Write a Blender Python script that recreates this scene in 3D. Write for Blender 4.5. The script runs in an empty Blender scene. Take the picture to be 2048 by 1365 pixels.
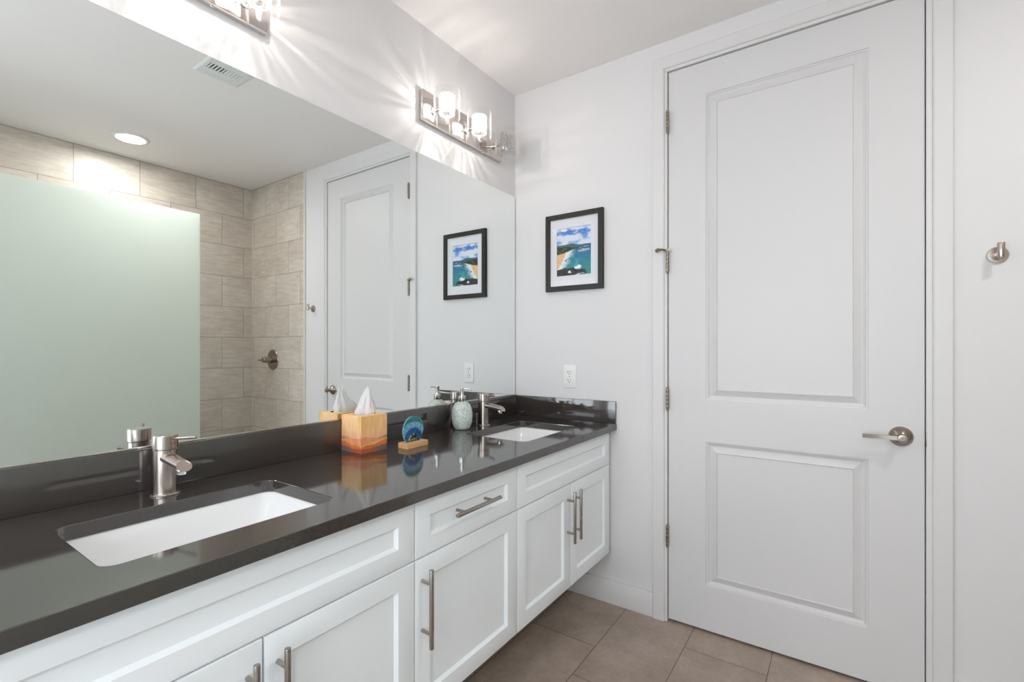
import bpy, bmesh, math, random
import numpy as np
from math import sin, cos, pi, radians, sqrt
from mathutils import Vector, Matrix

S = bpy.context.scene
COL = S.collection

# ------------------------------------------------------------------ camera, world, exposure
cam_d = bpy.data.cameras.new('camera')
cam_d.sensor_width = 36.0
cam_d.lens = 36.0 * 956.94 / 2048.0
cam_d.shift_y = 13.57 / 2048.0
cam_d.clip_start = 0.02
cam = bpy.data.objects.new('camera', cam_d)
COL.objects.link(cam)
cam.location = (1.4515, -2.145, 1.2147)
cam.rotation_euler = (radians(90), 0, radians(34.561))
S.camera = cam

world = bpy.data.worlds.new('world')
S.world = world
world.use_nodes = True
wbg = world.node_tree.nodes['Background']
wbg.inputs[0].default_value = (0.87, 0.935, 1.0, 1)
wbg.inputs[1].default_value = 3.4

S.view_settings.view_transform = 'Standard'
S.view_settings.look = 'None'
S.view_settings.gamma = 1.0
S.view_settings.use_curve_mapping = False
S.view_settings.exposure = 0.68
cy = S.cycles
cy.use_denoising = True
cy.max_bounces = 12
cy.diffuse_bounces = 6
cy.glossy_bounces = 6
cy.transmission_bounces = 8
cy.transparent_max_bounces = 24
cy.sample_clamp_indirect = 4.0
cy.caustics_reflective = True
cy.blur_glossy = 0.6
cy.caustics_refractive = False

BULB_W = 1.45          # watts of each lit vanity bulb
CAN_E = 116.0          # emission of the shower downlight lens
FILL_CAN_E = 75.0     # emission of the added fill downlight behind the camera

# room numbers (metres): mirror plane x=0, door wall plane y=0
CEIL = 2.58
WALLX = -0.006
SHX = 2.756           # tiled shower back wall
YF = -3.35            # wall behind the camera
CT = 0.856            # counter top

# ------------------------------------------------------------------ node helper
def mat(name):
    m = bpy.data.materials.new(name)
    m.use_nodes = True
    nt = m.node_tree
    for n in list(nt.nodes):
        nt.nodes.remove(n)
    out = nt.nodes.new('ShaderNodeOutputMaterial')
    return m, nt, out

def N(nt, kind, **kw):
    n = nt.nodes.new(kind)
    for k, v in kw.items():
        if k.startswith('i_'):
            key = k[2:]
            key = int(key) if key.isdigit() else key.replace('_', ' ')
            n.inputs[key].default_value = v
        else:
            setattr(n, k, v)
    return n

def L(nt, a, b):
    nt.links.new(a, b)

def mth(nt, op, a, b=None, c=None):
    n = nt.nodes.new('ShaderNodeMath')
    n.operation = op
    for i, v in enumerate((a, b, c)):
        if v is None:
            continue
        if isinstance(v, (int, float)):
            n.inputs[i].default_value = v
        else:
            nt.links.new(v, n.inputs[i])
    return n.outputs[0]

def mixc(nt, fac, a, b):
    n = nt.nodes.new('ShaderNodeMix')
    n.data_type = 'RGBA'
    for sock, v in ((n.inputs[0], fac), (n.inputs[6], a), (n.inputs[7], b)):
        if isinstance(v, (int, float)):
            sock.default_value = v
        elif isinstance(v, tuple):
            sock.default_value = (*v, 1) if len(v) == 3 else v
        else:
            nt.links.new(v, sock)
    return n.outputs[2]

def ramp(nt, fac, stops):
    n = nt.nodes.new('ShaderNodeValToRGB')
    e = n.color_ramp.elements
    while len(e) < len(stops):
        e.new(0.5)
    for el, (p, c) in zip(e, stops):
        el.position = p
        el.color = (*c, 1) if len(c) == 3 else c
    nt.links.new(fac, n.inputs[0])
    return n.outputs[0]

def bsdf(nt, out, color=(.8, .8, .8), rough=.5, metal=0.0, spec=.5, **kw):
    p = nt.nodes.new('ShaderNodeBsdfPrincipled')
    if isinstance(color, tuple):
        p.inputs['Base Color'].default_value = (*color, 1)
    else:
        nt.links.new(color, p.inputs['Base Color'])
    if isinstance(rough, (int, float)):
        p.inputs['Roughness'].default_value = rough
    else:
        nt.links.new(rough, p.inputs['Roughness'])
    p.inputs['Metallic'].default_value = metal
    p.inputs['Specular IOR Level'].default_value = spec
    for k, v in kw.items():
        p.inputs[k.replace('_', ' ')].default_value = v
    nt.links.new(p.outputs[0], out.inputs[0])
    return p

def bump(nt, p, height, strength=.1, dist=.002):
    b = N(nt, 'ShaderNodeBump')
    b.inputs['Strength'].default_value = strength
    b.inputs['Distance'].default_value = dist
    L(nt, height, b.inputs['Height'])
    L(nt, b.outputs[0], p.inputs['Normal'])

def objco(nt):
    return nt.nodes.new('ShaderNodeTexCoord').outputs['Object']

def noise(nt, vec, scale, detail=3, rough=.5, dim='3D'):
    n = N(nt, 'ShaderNodeTexNoise')
    n.inputs['Scale'].default_value = scale
    n.inputs['Detail'].default_value = detail
    n.inputs['Roughness'].default_value = rough
    if vec is not None:
        L(nt, vec, n.inputs['Vector'])
    return n.outputs['Fac']

def mapping(nt, vec, scale=(1, 1, 1), rot=(0, 0, 0), loc=(0, 0, 0)):
    n = N(nt, 'ShaderNodeMapping')
    n.inputs['Scale'].default_value = scale
    n.inputs['Rotation'].default_value = rot
    n.inputs['Location'].default_value = loc
    L(nt, vec, n.inputs['Vector'])
    return n.outputs[0]

# ------------------------------------------------------------------ materials
def paint(name, col, rough, bs=.06, scale=90, spec=.4):
    m, nt, out = mat(name)
    v = objco(nt)
    p = bsdf(nt, out, col, rough, 0, spec)
    bump(nt, p, noise(nt, v, scale, 4), bs, .002)
    return m

M = {}
M['wall'] = paint('wall_paint', (.73, .72, .725), .55, .10, 70, .25)
M['ceiling'] = paint('ceiling_paint', (.86, .835, .825), .85, .15, 60, .2)
M['trim'] = paint('trim_paint', (.71, .70, .70), .35, .03, 120)
M['door'] = paint('door_paint', (.675, .665, .67), .38, .03, 120)
M['cabinet'] = paint('cabinet_paint', (.86, .895, .925), .34, .02, 150)
M['cabinet_inside'] = paint('cabinet_side_paint', (.66, .65, .61), .5, .02, 150)
M['plastic'] = paint('white_plastic', (.80, .80, .79), .3, .0, 100)
M['vent_white'] = paint('vent_enamel', (.74, .76, .76), .4, .0, 100)
M['slot'] = paint('dark_slot', (.03, .028, .026), .6, 0, 100)
M['slotgrey'] = paint('grey_slot', (.12, .11, .10), .5, 0, 100)
M['porcelain'] = paint('porcelain', (.86, .86, .86), .08, 0, 10, .5)
M['mat_board'] = paint('mat_board', (.74, .75, .79), .7, .05, 200)
M['redmark'] = paint('red_enamel', (.7, .03, .03), .3, 0, 10)
M['bluemark'] = paint('blue_enamel', (.04, .12, .6), .3, 0, 10)
M['rubber'] = paint('cream_rubber', (.75, .68, .55), .5, 0, 10)
M['trim_metal'] = paint('tile_edge_enamel', (.74, .71, .66), .35, 0, 10)

def metal(name, col, rough, streak=(1, 1, 12), amt=.10):
    m, nt, out = mat(name)
    v = mapping(nt, objco(nt), streak)
    nz = noise(nt, v, 40, 2)
    r = mth(nt, 'MULTIPLY_ADD', nz, amt, rough - amt * .5)
    c = mixc(nt, nz, tuple(x * .95 for x in col), tuple(min(1, x * 1.05) for x in col))
    p = bsdf(nt, out, c, r, 1.0)
    return m

M['nickel'] = metal('brushed_nickel', (.50, .44, .395), .24, (1, 1, 14), .06)
M['nickel_dark'] = metal('satin_nickel_dark', (.36, .31, .265), .24, (1, 1, 6), .06)
M['pull'] = metal('stainless_pull', (.40, .36, .325), .27, (1, 1, 1), .03)
M['chrome'] = metal('chrome', (.78, .77, .76), .05, (1, 1, 1), .02)
M['plate'] = metal('polished_nickel_plate', (.70, .65, .61), .09, (1, 1, 30), .04)
M['brass'] = metal('aged_hinge_metal', (.31, .265, .205), .34, (1, 1, 20))

m, nt, out = mat('mirror_silver')
g = N(nt, 'ShaderNodeBsdfGlossy')
g.inputs['Color'].default_value = (.90, .93, .92, 1)
g.inputs['Roughness'].default_value = 0.0
L(nt, g.outputs[0], out.inputs[0])
M['mirror'] = m
m, nt, out = mat('mirror_glass_edge')
bsdf(nt, out, (.42, .46, .45), .12, .6)
M['mirror_edge'] = m

m, nt, out = mat('dark_quartz')
v = objco(nt)
n1 = noise(nt, v, 420, 2)
n2 = noise(nt, v, 6, 3)
vo = N(nt, 'ShaderNodeTexVoronoi')
vo.inputs['Scale'].default_value = 260
L(nt, v, vo.inputs['Vector'])
c = ramp(nt, n1, [(.3, (.040, .0335, .031)), (.7, (.047, .039, .036))])
c = mixc(nt, mth(nt, 'MULTIPLY', mth(nt, 'LESS_THAN', vo.outputs['Distance'], .12), .10), c, (.09, .08, .075))
p = bsdf(nt, out, c, .075, 0, .5, IOR=1.88)
M['quartz'] = m

m, nt, out = mat('floor_tile')     # 0.30 x 0.60 m tiles in a third bond, long side along y
sep = N(nt, 'ShaderNodeSeparateXYZ')
vv = objco(nt)
L(nt, vv, sep.inputs[0])
xs = mth(nt, 'DIVIDE', mth(nt, 'ADD', sep.outputs[0], -.028), .2993)
ci = mth(nt, 'FLOOR', xs)
fx = mth(nt, 'SUBTRACT', xs, ci)
ys = mth(nt, 'DIVIDE', mth(nt, 'ADD', mth(nt, 'ADD', sep.outputs[1], mth(nt, 'MULTIPLY', ci, .2)), .152), .6)
ri = mth(nt, 'FLOOR', ys)
fy = mth(nt, 'SUBTRACT', ys, ri)
ex = mth(nt, 'MULTIPLY', mth(nt, 'MINIMUM', fx, mth(nt, 'SUBTRACT', 1, fx)), .2993)
ey = mth(nt, 'MULTIPLY', mth(nt, 'MINIMUM', fy, mth(nt, 'SUBTRACT', 1, fy)), .6)
ed = mth(nt, 'MINIMUM', ex, ey)
grout = mth(nt, 'LESS_THAN', ed, .0016)
wn = N(nt, 'ShaderNodeTexWhiteNoise', noise_dimensions='2D')
cb = N(nt, 'ShaderNodeCombineXYZ')
L(nt, ci, cb.inputs[0]); L(nt, ri, cb.inputs[1]); L(nt, cb.outputs[0], wn.inputs['Vector'])
va = N(nt, 'ShaderNodeVectorMath', operation='ADD')
L(nt, vv, va.inputs[0]); L(nt, wn.outputs['Color'], va.inputs[1])
nf = noise(nt, va.outputs[0], 5, 8, .62)
nf2 = noise(nt, va.outputs[0], 60, 4, .7)
f = mth(nt, 'ADD', mth(nt, 'MULTIPLY', nf, .72), mth(nt, 'MULTIPLY', nf2, .28))
c = ramp(nt, f, [(.32, (.29, .227, .185)), (.52, (.395, .317, .262)), (.72, (.51, .42, .355))])
c = mixc(nt, grout, c, (.15, .12, .10))
p = bsdf(nt, out, c, .42, 0, .45)
bump(nt, p, mth(nt, 'MULTIPLY_ADD', nf2, .2, mth(nt, 'MINIMUM', mth(nt, 'MULTIPLY', ed, 300), 1.0)), .35, .0015)
M['floor'] = m

def wall_tile(name, axis, off, pitch, zoff=2.32, rowh=.2545):
    m, nt, out = mat(name)
    sep = N(nt, 'ShaderNodeSeparateXYZ')
    vv = objco(nt)
    L(nt, vv, sep.inputs[0])
    zs = mth(nt, 'DIVIDE', mth(nt, 'ADD', sep.outputs[2], -zoff), rowh)
    ri = mth(nt, 'FLOOR', zs)
    fz = mth(nt, 'SUBTRACT', zs, ri)
    par = mth(nt, 'FLOORED_MODULO', ri, 2.0)
    us = mth(nt, 'ADD', mth(nt, 'DIVIDE', mth(nt, 'ADD', sep.outputs[axis], -off), pitch), mth(nt, 'MULTIPLY', par, .47))
    ci = mth(nt, 'FLOOR', us)
    fu = mth(nt, 'SUBTRACT', us, ci)
    eu = mth(nt, 'MULTIPLY', mth(nt, 'MINIMUM', fu, mth(nt, 'SUBTRACT', 1, fu)), pitch)
    ez = mth(nt, 'MULTIPLY', mth(nt, 'MINIMUM', fz, mth(nt, 'SUBTRACT', 1, fz)), rowh)
    ed = mth(nt, 'MINIMUM', eu, ez)
    grout = mth(nt, 'LESS_THAN', ed, .0016)
    wn = N(nt, 'ShaderNodeTexWhiteNoise', noise_dimensions='2D')
    cb = N(nt, 'ShaderNodeCombineXYZ')
    L(nt, ci, cb.inputs[0]); L(nt, ri, cb.inputs[1]); L(nt, cb.outputs[0], wn.inputs['Vector'])
    va = N(nt, 'ShaderNodeVectorMath', operation='MULTIPLY_ADD')
    L(nt, wn.outputs['Color'], va.inputs[0]); va.inputs[1].default_value = (9, 9, 9); L(nt, vv, va.inputs[2])
    st = mapping(nt, va.outputs[0], (1.6, 1.6, 9) )
    n1 = noise(nt, st, 5.5, 8, .66)
    n2 = noise(nt, va.outputs[0], 4, 3, .5)
    f = mth(nt, 'ADD', mth(nt, 'MULTIPLY', n1, .65), mth(nt, 'MULTIPLY', n2, .35))
    f = mth(nt, 'ADD', f, mth(nt, 'MULTIPLY_ADD', wn.outputs['Value'], .10, -.05))
    c = ramp(nt, f, [(.33, (.46, .395, .335)), (.5, (.57, .51, .445)), (.68, (.69, .635, .575))])
    c = mixc(nt, grout, c, (.25, .21, .175))
    p = bsdf(nt, out, c, .34, 0, .45)
    bump(nt, p, mth(nt, 'MULTIPLY_ADD', n1, .15, mth(nt, 'MINIMUM', mth(nt, 'MULTIPLY', ed, 350), 1.0)), .35, .0015)
    return m

M['tile_back'] = wall_tile('shower_tile_back', 1, -.080, .3665)
M['tile_side'] = wall_tile('shower_tile_side', 0, 2.183, .346)
M['tile_curb'] = wall_tile('shower_tile_curb', 1, -.02, .3665, .1)

m, nt, out = mat('frosted_green_glass')
p = bsdf(nt, out, (.70, .755, .725), .32, 0, .5)
tr = N(nt, 'ShaderNodeBsdfTranslucent')
tr.inputs[0].default_value = (.95, 1.0, .97, 1)
mx = N(nt, 'ShaderNodeMixShader')
mx.inputs[0].default_value = .74
L(nt, p.outputs[0], mx.inputs[1]); L(nt, tr.outputs[0], mx.inputs[2]); L(nt, mx.outputs[0], out.inputs[0])
M['frosted'] = m

def thin_glass(name, tint, refl=1.0, pat=None, rough=.02, milk=0.0, edge=0.0):
    m, nt, out = mat(name)
    tr = N(nt, 'ShaderNodeBsdfTransparent')
    tr.inputs[0].default_value = (*tint, 1)
    gl = N(nt, 'ShaderNodeBsdfGlossy')
    gl.inputs['Roughness'].default_value = rough
    gl.inputs['Color'].default_value = (1, 1, 1, 1)
    fr = N(nt, 'ShaderNodeFresnel')
    geo = N(nt, 'ShaderNodeNewGeometry')
    L(nt, mth(nt, 'MULTIPLY_ADD', geo.outputs['Backfacing'], 1 / 1.45 - 1.45, 1.45), fr.inputs[0])
    fac = mth(nt, 'MULTIPLY', fr.outputs[0], refl)
    mx = N(nt, 'ShaderNodeMixShader')
    L(nt, fac, mx.inputs[0]); L(nt, tr.outputs[0], mx.inputs[1]); L(nt, gl.outputs[0], mx.inputs[2])
    last = mx
    if edge:
        lw = N(nt, 'ShaderNodeLayerWeight'); lw.inputs[0].default_value = .5
        e3 = mth(nt, 'POWER', lw.outputs['Facing'], 7.0)
        tl = N(nt, 'ShaderNodeBsdfTranslucent'); tl.inputs[0].default_value = (.95, .94, .93, 1)
        df = N(nt, 'ShaderNodeBsdfDiffuse'); df.inputs[0].default_value = (.95, .94, .93, 1)
        md = N(nt, 'ShaderNodeMixShader'); L(nt, tl.outputs[0], md.inputs[1]); L(nt, df.outputs[0], md.inputs[2])
        m3 = N(nt, 'ShaderNodeMixShader')
        L(nt, mth(nt, 'MULTIPLY_ADD', e3, edge, .003), m3.inputs[0]); L(nt, mx.outputs[0], m3.inputs[1]); L(nt, md.outputs[0], m3.inputs[2])
        last = m3
    if pat:
        v = mapping(nt, objco(nt), (1, 1, 1.6))
        vo = N(nt, 'ShaderNodeTexVoronoi', feature='DISTANCE_TO_EDGE')
        vo.inputs['Scale'].default_value = pat
        L(nt, v, vo.inputs['Vector'])
        nz = noise(nt, v, pat * .8, 3)
        h = mth(nt, 'ADD', mth(nt, 'MULTIPLY', vo.outputs[0], 3.0), nz)
        b = N(nt, 'ShaderNodeBump')
        b.inputs['Strength'].default_value = 1.0
        b.inputs['Distance'].default_value = .006
        L(nt, h, b.inputs['Height'])
        L(nt, b.outputs[0], gl.inputs['Normal'])
        L(nt, b.outputs[0], fr.inputs['Normal'])
        vein = mth(nt, 'LESS_THAN', vo.outputs[0], .06)
        tc = mixc(nt, vein, tint, (.66, .64, .63))
        L(nt, tc, tr.inputs[0])
        tl = N(nt, 'ShaderNodeBsdfTranslucent')
        tl.inputs[0].default_value = (.92, .91, .90, 1)
        L(nt, b.outputs[0], tl.inputs['Normal'])
        m2 = N(nt, 'ShaderNodeMixShader')
        m2.inputs[0].default_value = milk
        L(nt, mx.outputs[0], m2.inputs[1]); L(nt, tl.outputs[0], m2.inputs[2])
        last = m2
    L(nt, last.outputs[0], out.inputs[0])
    return m
M['clear_glass'] = thin_glass('clear_glass', (.975, .972, .97), 1.0, edge=.75)
M['crystal'] = thin_glass('cut_crystal', (.96, .955, .95), 1.6, 75, .03, .15)
M['glazing'] = thin_glass('picture_glazing', (.99, .99, .99), .55)

m, nt, out = mat('lit_bulb')
em = N(nt, 'ShaderNodeEmission')
em.inputs[0].default_value = (1, .93, .84, 1)
em.inputs[1].default_value = 25.0
tr = N(nt, 'ShaderNodeBsdfTransparent')
ad = N(nt, 'ShaderNodeAddShader')
L(nt, em.outputs[0], ad.inputs[0]); L(nt, tr.outputs[0], ad.inputs[1]); L(nt, ad.outputs[0], out.inputs[0])
M['bulb'] = m
M['bulb_off'] = thin_glass('unlit_bulb_glass', (.9, .89, .87), 1.0)

def lens_mat(name, e, col=(1, .985, .96)):
    m, nt, out = mat(name)
    em = N(nt, 'ShaderNodeEmission')
    em.inputs[0].default_value = (*col, 1)
    em.inputs[1].default_value = e
    L(nt, em.outputs[0], out.inputs[0])
    return m
M['can_lens'] = lens_mat('shower_light_lens', CAN_E)
M['fill_lens'] = lens_mat('fill_light_lens', FILL_CAN_E)

def attr_mat(name, rough, spec=.4, **kw):
    m, nt, out = mat(name)
    a = N(nt, 'ShaderNodeAttribute', attribute_name='Col')
    p = bsdf(nt, out, a.outputs['Color'], rough, 0, spec, **kw)
    return m
M['print'] = attr_mat('seascape_print', .5)
M['carton'] = attr_mat('printed_carton', .5)
M['agate'] = attr_mat('polished_agate', .12, .6)

m, nt, out = mat('black_wood_frame')
v = mapping(nt, objco(nt), (30, 30, 4))
c = ramp(nt, noise(nt, v, 6, 4), [(.3, (.010, .008, .007)), (.7, (.024, .018, .015))])
bsdf(nt, out, c, .45, 0, .35)
M['frame'] = m

m, nt, out = mat('pale_wood')
v = mapping(nt, objco(nt), (60, 6, 60))
c = ramp(nt, noise(nt, v, 2.2, 5, .6), [(.3, (.50, .27, .11)), (.55, (.68, .41, .19)), (.75, (.76, .50, .26))])
bsdf(nt, out, c, .45, 0, .4)
M['wood'] = m

m, nt, out = mat('crackle_mosaic')
v = objco(nt)
v1 = N(nt, 'ShaderNodeTexVoronoi'); v1.inputs['Scale'].default_value = 235; L(nt, v, v1.inputs['Vector'])
v2 = N(nt, 'ShaderNodeTexVoronoi', feature='DISTANCE_TO_EDGE'); v2.inputs['Scale'].default_value = 235; L(nt, v, v2.inputs['Vector'])
sep = N(nt, 'ShaderNodeSeparateColor'); L(nt, v1.outputs['Color'], sep.inputs[0])
big = noise(nt, v, 16, 2)
c1 = ramp(nt, sep.outputs[0], [(.0, (.03, .07, .07)), (.3, (.12, .24, .22)), (.55, (.38, .54, .45)), (.8, (.66, .74, .60)), (1, (.14, .28, .40))])
c2 = ramp(nt, big, [(.35, (.22, .36, .44)), (.5, (.34, .54, .46)), (.65, (.55, .60, .46))])
c = mixc(nt, .40, c1, c2)
gr = mth(nt, 'LESS_THAN', v2.outputs[0], .10)
c = mixc(nt, gr, c, (.84, .84, .78))
p = bsdf(nt, out, c, .16, 0, .7)
bump(nt, p, mth(nt, 'MINIMUM', mth(nt, 'MULTIPLY', v2.outputs[0], 6), 1.0), .35, .0012)
M['mosaic'] = m

m, nt, out = mat('tissue_paper')
v = objco(nt)
p = bsdf(nt, out, (.95, .94, .94), .9, 0, .1)
bump(nt, p, noise(nt, v, 220, 3), .12, .002)
tl = N(nt, 'ShaderNodeBsdfTranslucent'); tl.inputs[0].default_value = (.9, .88, .88, 1)
mx = N(nt, 'ShaderNodeMixShader'); mx.inputs[0].default_value = .38
L(nt, p.outputs[0], mx.inputs[1]); L(nt, tl.outputs[0], mx.inputs[2]); L(nt, mx.outputs[0], out.inputs[0])
M['tissue'] = m

# ------------------------------------------------------------------ mesh builder
class B:
    """collects shapes, builds ONE mesh object"""
    def __init__(s):
        s.v, s.f, s.c = [], [], []
    def add(s, verts, faces, T=None):
        o = len(s.v)
        for p in verts:
            p = Vector(p)
            if T is not None:
                p = T @ p
            s.v.append(tuple(p))
        for f in faces:
            s.f.append(tuple(i + o for i in f))
        return s
    def box(s, x0, x1, y0, y1, z0, z1, bev=0.0, seg=2, T=None):
        bm = bmesh.new()
        bmesh.ops.create_cube(bm, size=1.0)
        for v in bm.verts:
            v.co = Vector(((x0 + x1) / 2 + v.co.x * (x1 - x0), (y0 + y1) / 2 + v.co.y * (y1 - y0), (z0 + z1) / 2 + v.co.z * (z1 - z0)))
        if bev > 0:
            bmesh.ops.bevel(bm, geom=list(bm.edges), offset=bev, segments=seg, profile=.5, affect='EDGES')
        s.from_bm(bm, T)
        return s
    def from_bm(s, bm, T=None):
        bm.verts.index_update()
        s.add([v.co.copy() for v in bm.verts], [[v.index for v in f.verts] for f in bm.faces], T)
        bm.free()
    def lathe(s, prof, seg=40, T=None, cap=True):
        """prof: list of (r, z) bottom to top, spun round z"""
        vs, fs = [], []
        for r, z in prof:
            for k in range(seg):
                a = 2 * pi * k / seg
                vs.append((r * cos(a), r * sin(a), z))
        n = len(prof)
        for i in range(n - 1):
            for k in range(seg):
                k2 = (k + 1) % seg
                fs.append((i * seg + k, i * seg + k2, (i + 1) * seg + k2, (i + 1) * seg + k))
        if cap:
            if prof[0][0] > 1e-6:
                fs.append(tuple(range(seg - 1, -1, -1)))
            if prof[-1][0] > 1e-6:
                fs.append(tuple((n - 1) * seg + k for k in range(seg)))
        return s.add(vs, fs, T)
    def cyl(s, a, b, r, r2=None, seg=24, bev=0.0):
        a, b = Vector(a), Vector(b)
        d = b - a
        h = d.length
        T = Matrix.Translation(a) @ d.to_track_quat('Z', 'Y').to_matrix().to_4x4()
        r2 = r if r2 is None else r2
        if bev > 0:
            prof = [(r - bev, 0), (r - bev * .3, bev * .3), (r, bev), (r2, h - bev), (r2 - bev * .3, h - bev * .3), (r2 - bev, h)]
        else:
            prof = [(r, 0), (r2, h)]
        return s.lathe(prof, seg, T)
    def tube(s, pts, r, seg=12):
        pts = [Vector(p) for p in pts]
        rr = r if isinstance(r, (list, tuple)) else [r] * len(pts)
        vs, fs = [], []
        up = Vector((0, 0, 1))
        for i, p in enumerate(pts):
            d = (pts[min(i + 1, len(pts) - 1)] - pts[max(i - 1, 0)]).normalized()
            u = d.cross(up)
            if u.length < 1e-3:
                u = d.cross(Vector((1, 0, 0)))
            u.normalize(); w = u.cross(d)
            for k in range(seg):
                a = 2 * pi * k / seg
                vs.append(p + (u * cos(a) + w * sin(a)) * rr[i])
        for i in range(len(pts) - 1):
            for k in range(seg):
                k2 = (k + 1) % seg
                fs.append((i * seg + k, (i + 1) * seg + k, (i + 1) * seg + k2, i * seg + k2))
        fs.append(tuple(range(seg)))
        fs.append(tuple((len(pts) - 1) * seg + k for k in range(seg - 1, -1, -1)))
        return s.add(vs, fs)
    def sphere(s, c, r, seg=20, T=None):
        prof = [(max(1e-4, r * cos(a)), r * sin(a)) for a in [(-pi / 2 + pi * i / 10) for i in range(11)]]
        t = Matrix.Translation(c)
        return s.lathe(prof, seg, t if T is None else T @ t)
    def loops(s, rect, steps, fmap, cap=True):
        """rect (u0,u1,v0,v1); steps [(inset_u, inset_v, depth)], nested rectangles joined by quads"""
        u0, u1, v0, v1 = rect
        vs = []
        for iu, iv, d in steps:
            vs += [fmap(u0 + iu, v0 + iv, d), fmap(u1 - iu, v0 + iv, d), fmap(u1 - iu, v1 - iv, d), fmap(u0 + iu, v1 - iv, d)]
        fs = []
        for i in range(len(steps) - 1):
            for k in range(4):
                k2 = (k + 1) % 4
                fs.append((i * 4 + k, i * 4 + k2, i * 4 + 4 + k2, i * 4 + 4 + k))
        if cap:
            e = (len(steps) - 1) * 4
            fs.append((e, e + 1, e + 2, e + 3))
        return s.add(vs, fs)
    def build(s, name, m, parent=None, smooth=26, col=None):
        me = bpy.data.meshes.new(name)
        me.from_pydata(s.v, [], s.f)
        me.update()
        bm = bmesh.new(); bm.from_mesh(me)
        if col is None:
            bmesh.ops.remove_doubles(bm, verts=bm.verts, dist=1e-6)
            bmesh.ops.recalc_face_normals(bm, faces=bm.faces)
        bm.to_mesh(me); bm.free()
        if smooth:
            for p in me.polygons:
                p.use_smooth = True
            me.set_sharp_from_angle(angle=radians(smooth))
        me.materials.append(m)
        if col is not None:
            at = me.color_attributes.new('Col', 'FLOAT_COLOR', 'POINT')
            buf = np.ones((len(s.v), 4), dtype=np.float32)
            buf[:, :3] = np.asarray(col, dtype=np.float32).reshape(-1, 3)
            at.data.foreach_set('color', buf.ravel())
        o = bpy.data.objects.new(name, me)
        COL.objects.link(o)
        if parent is not None:
            o.parent = parent
        return o

def tag(o, label, cat=None, group=None, kind=None):
    o['label'] = label
    if cat: o['category'] = cat
    if group: o['group'] = group
    if kind: o['kind'] = kind
    return o

def thing(name, loc, label, cat, group=None, rotz=0.0):
    o = bpy.data.objects.new(name, None)
    COL.objects.link(o)
    o.location = loc
    o.rotation_euler = (0, 0, rotz)
    o.empty_display_size = .05
    return tag(o, label, cat, group)

def structure(o, label, cat):
    return tag(o, label, cat, None, 'structure')

def copy_tree(o, parent=None):
    c = o.copy()
    COL.objects.link(c)
    if parent is not None:
        c.parent = parent
    for ch in [x for x in list(o.children)]:
        copy_tree(ch, c)
    return c

def rrect(x0, x1, y0, y1, r, seg=8):
    """rounded rectangle outline, counter-clockwise"""
    pts = []
    for cx, cyy, a0 in ((x1 - r, y1 - r, 0), (x0 + r, y1 - r, 90), (x0 + r, y0 + r, 180), (x1 - r, y0 + r, 270)):
        for k in range(seg + 1):
            a = radians(a0 + 90 * k / seg)
            pts.append((cx + r * cos(a), cyy + r * sin(a)))
    return pts

# ------------------------------------------------------------------ room shell
T = .12
b = B(); b.box(WALLX - T, SHX + T, YF - T, T, -.1, 0)
structure(b.build('floor', M['floor'], smooth=0), 'brown-grey stone-look floor tiles laid in a staggered bond', 'floor')
b = B(); b.box(WALLX - T, SHX + T, YF - T, T, CEIL, CEIL + .1)
structure(b.build('ceiling', M['ceiling'], smooth=0), 'flat light grey painted ceiling', 'ceiling')
b = B(); b.box(WALLX - T, WALLX, YF - T, T, 0, CEIL)
structure(b.build('wall_left', M['wall'], smooth=0), 'white painted wall behind the mirror and vanity', 'wall')
DL, DR, DT_ = .803, 1.7, 2.451     # rough door opening
b = B(); b.box(WALLX, DL, 0, T, 0, CEIL); b.box(DR, SHX + T, 0, T, 0, CEIL); b.box(DL, DR, 0, T, DT_, CEIL)
structure(b.build('wall_back', M['wall'], smooth=0), 'white painted wall around the closed door', 'wall')
b = B(); b.box(DL - .1, DR + .1, T + .005, T + .02, 0, DT_ + .1)
structure(b.build('wall_hall', M['wall'], smooth=0), 'wall of the space behind the closed door', 'wall')
# shower
TX = 1.962
b = B(); b.box(SHX, SHX + T, -2.42, 0, 0, CEIL)
structure(b.build('wall_right', M['tile_back'], smooth=0), 'tan tiled long wall of the shower', 'wall')
b = B(); b.box(TX + .012, SHX, -.012, 0, 0, CEIL)
structure(b.build('wall_shower', M['tile_side'], smooth=0), 'tan tiled short wall of the shower holding the valve', 'wall')
b = B(); b.box(TX, TX + .012, -.014, 0, 0, CEIL, .002)
structure(b.build('trim_1', M['trim_metal']), 'pale vertical edge strip where the shower tile ends', 'trim')
b = B(); b.box(2.0, SHX, -2.42, -2.30, 0, CEIL)
structure(b.build('wall_partition', M['wall'], smooth=0), 'white end wall of the shower beyond the glass', 'wall')
b = B(); b.box(2.0, 2.12, YF, -2.42, 0, CEIL)
structure(b.build('wall_side', M['wall'], smooth=0), 'white wall behind the photographer on the shower side', 'wall')
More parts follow.
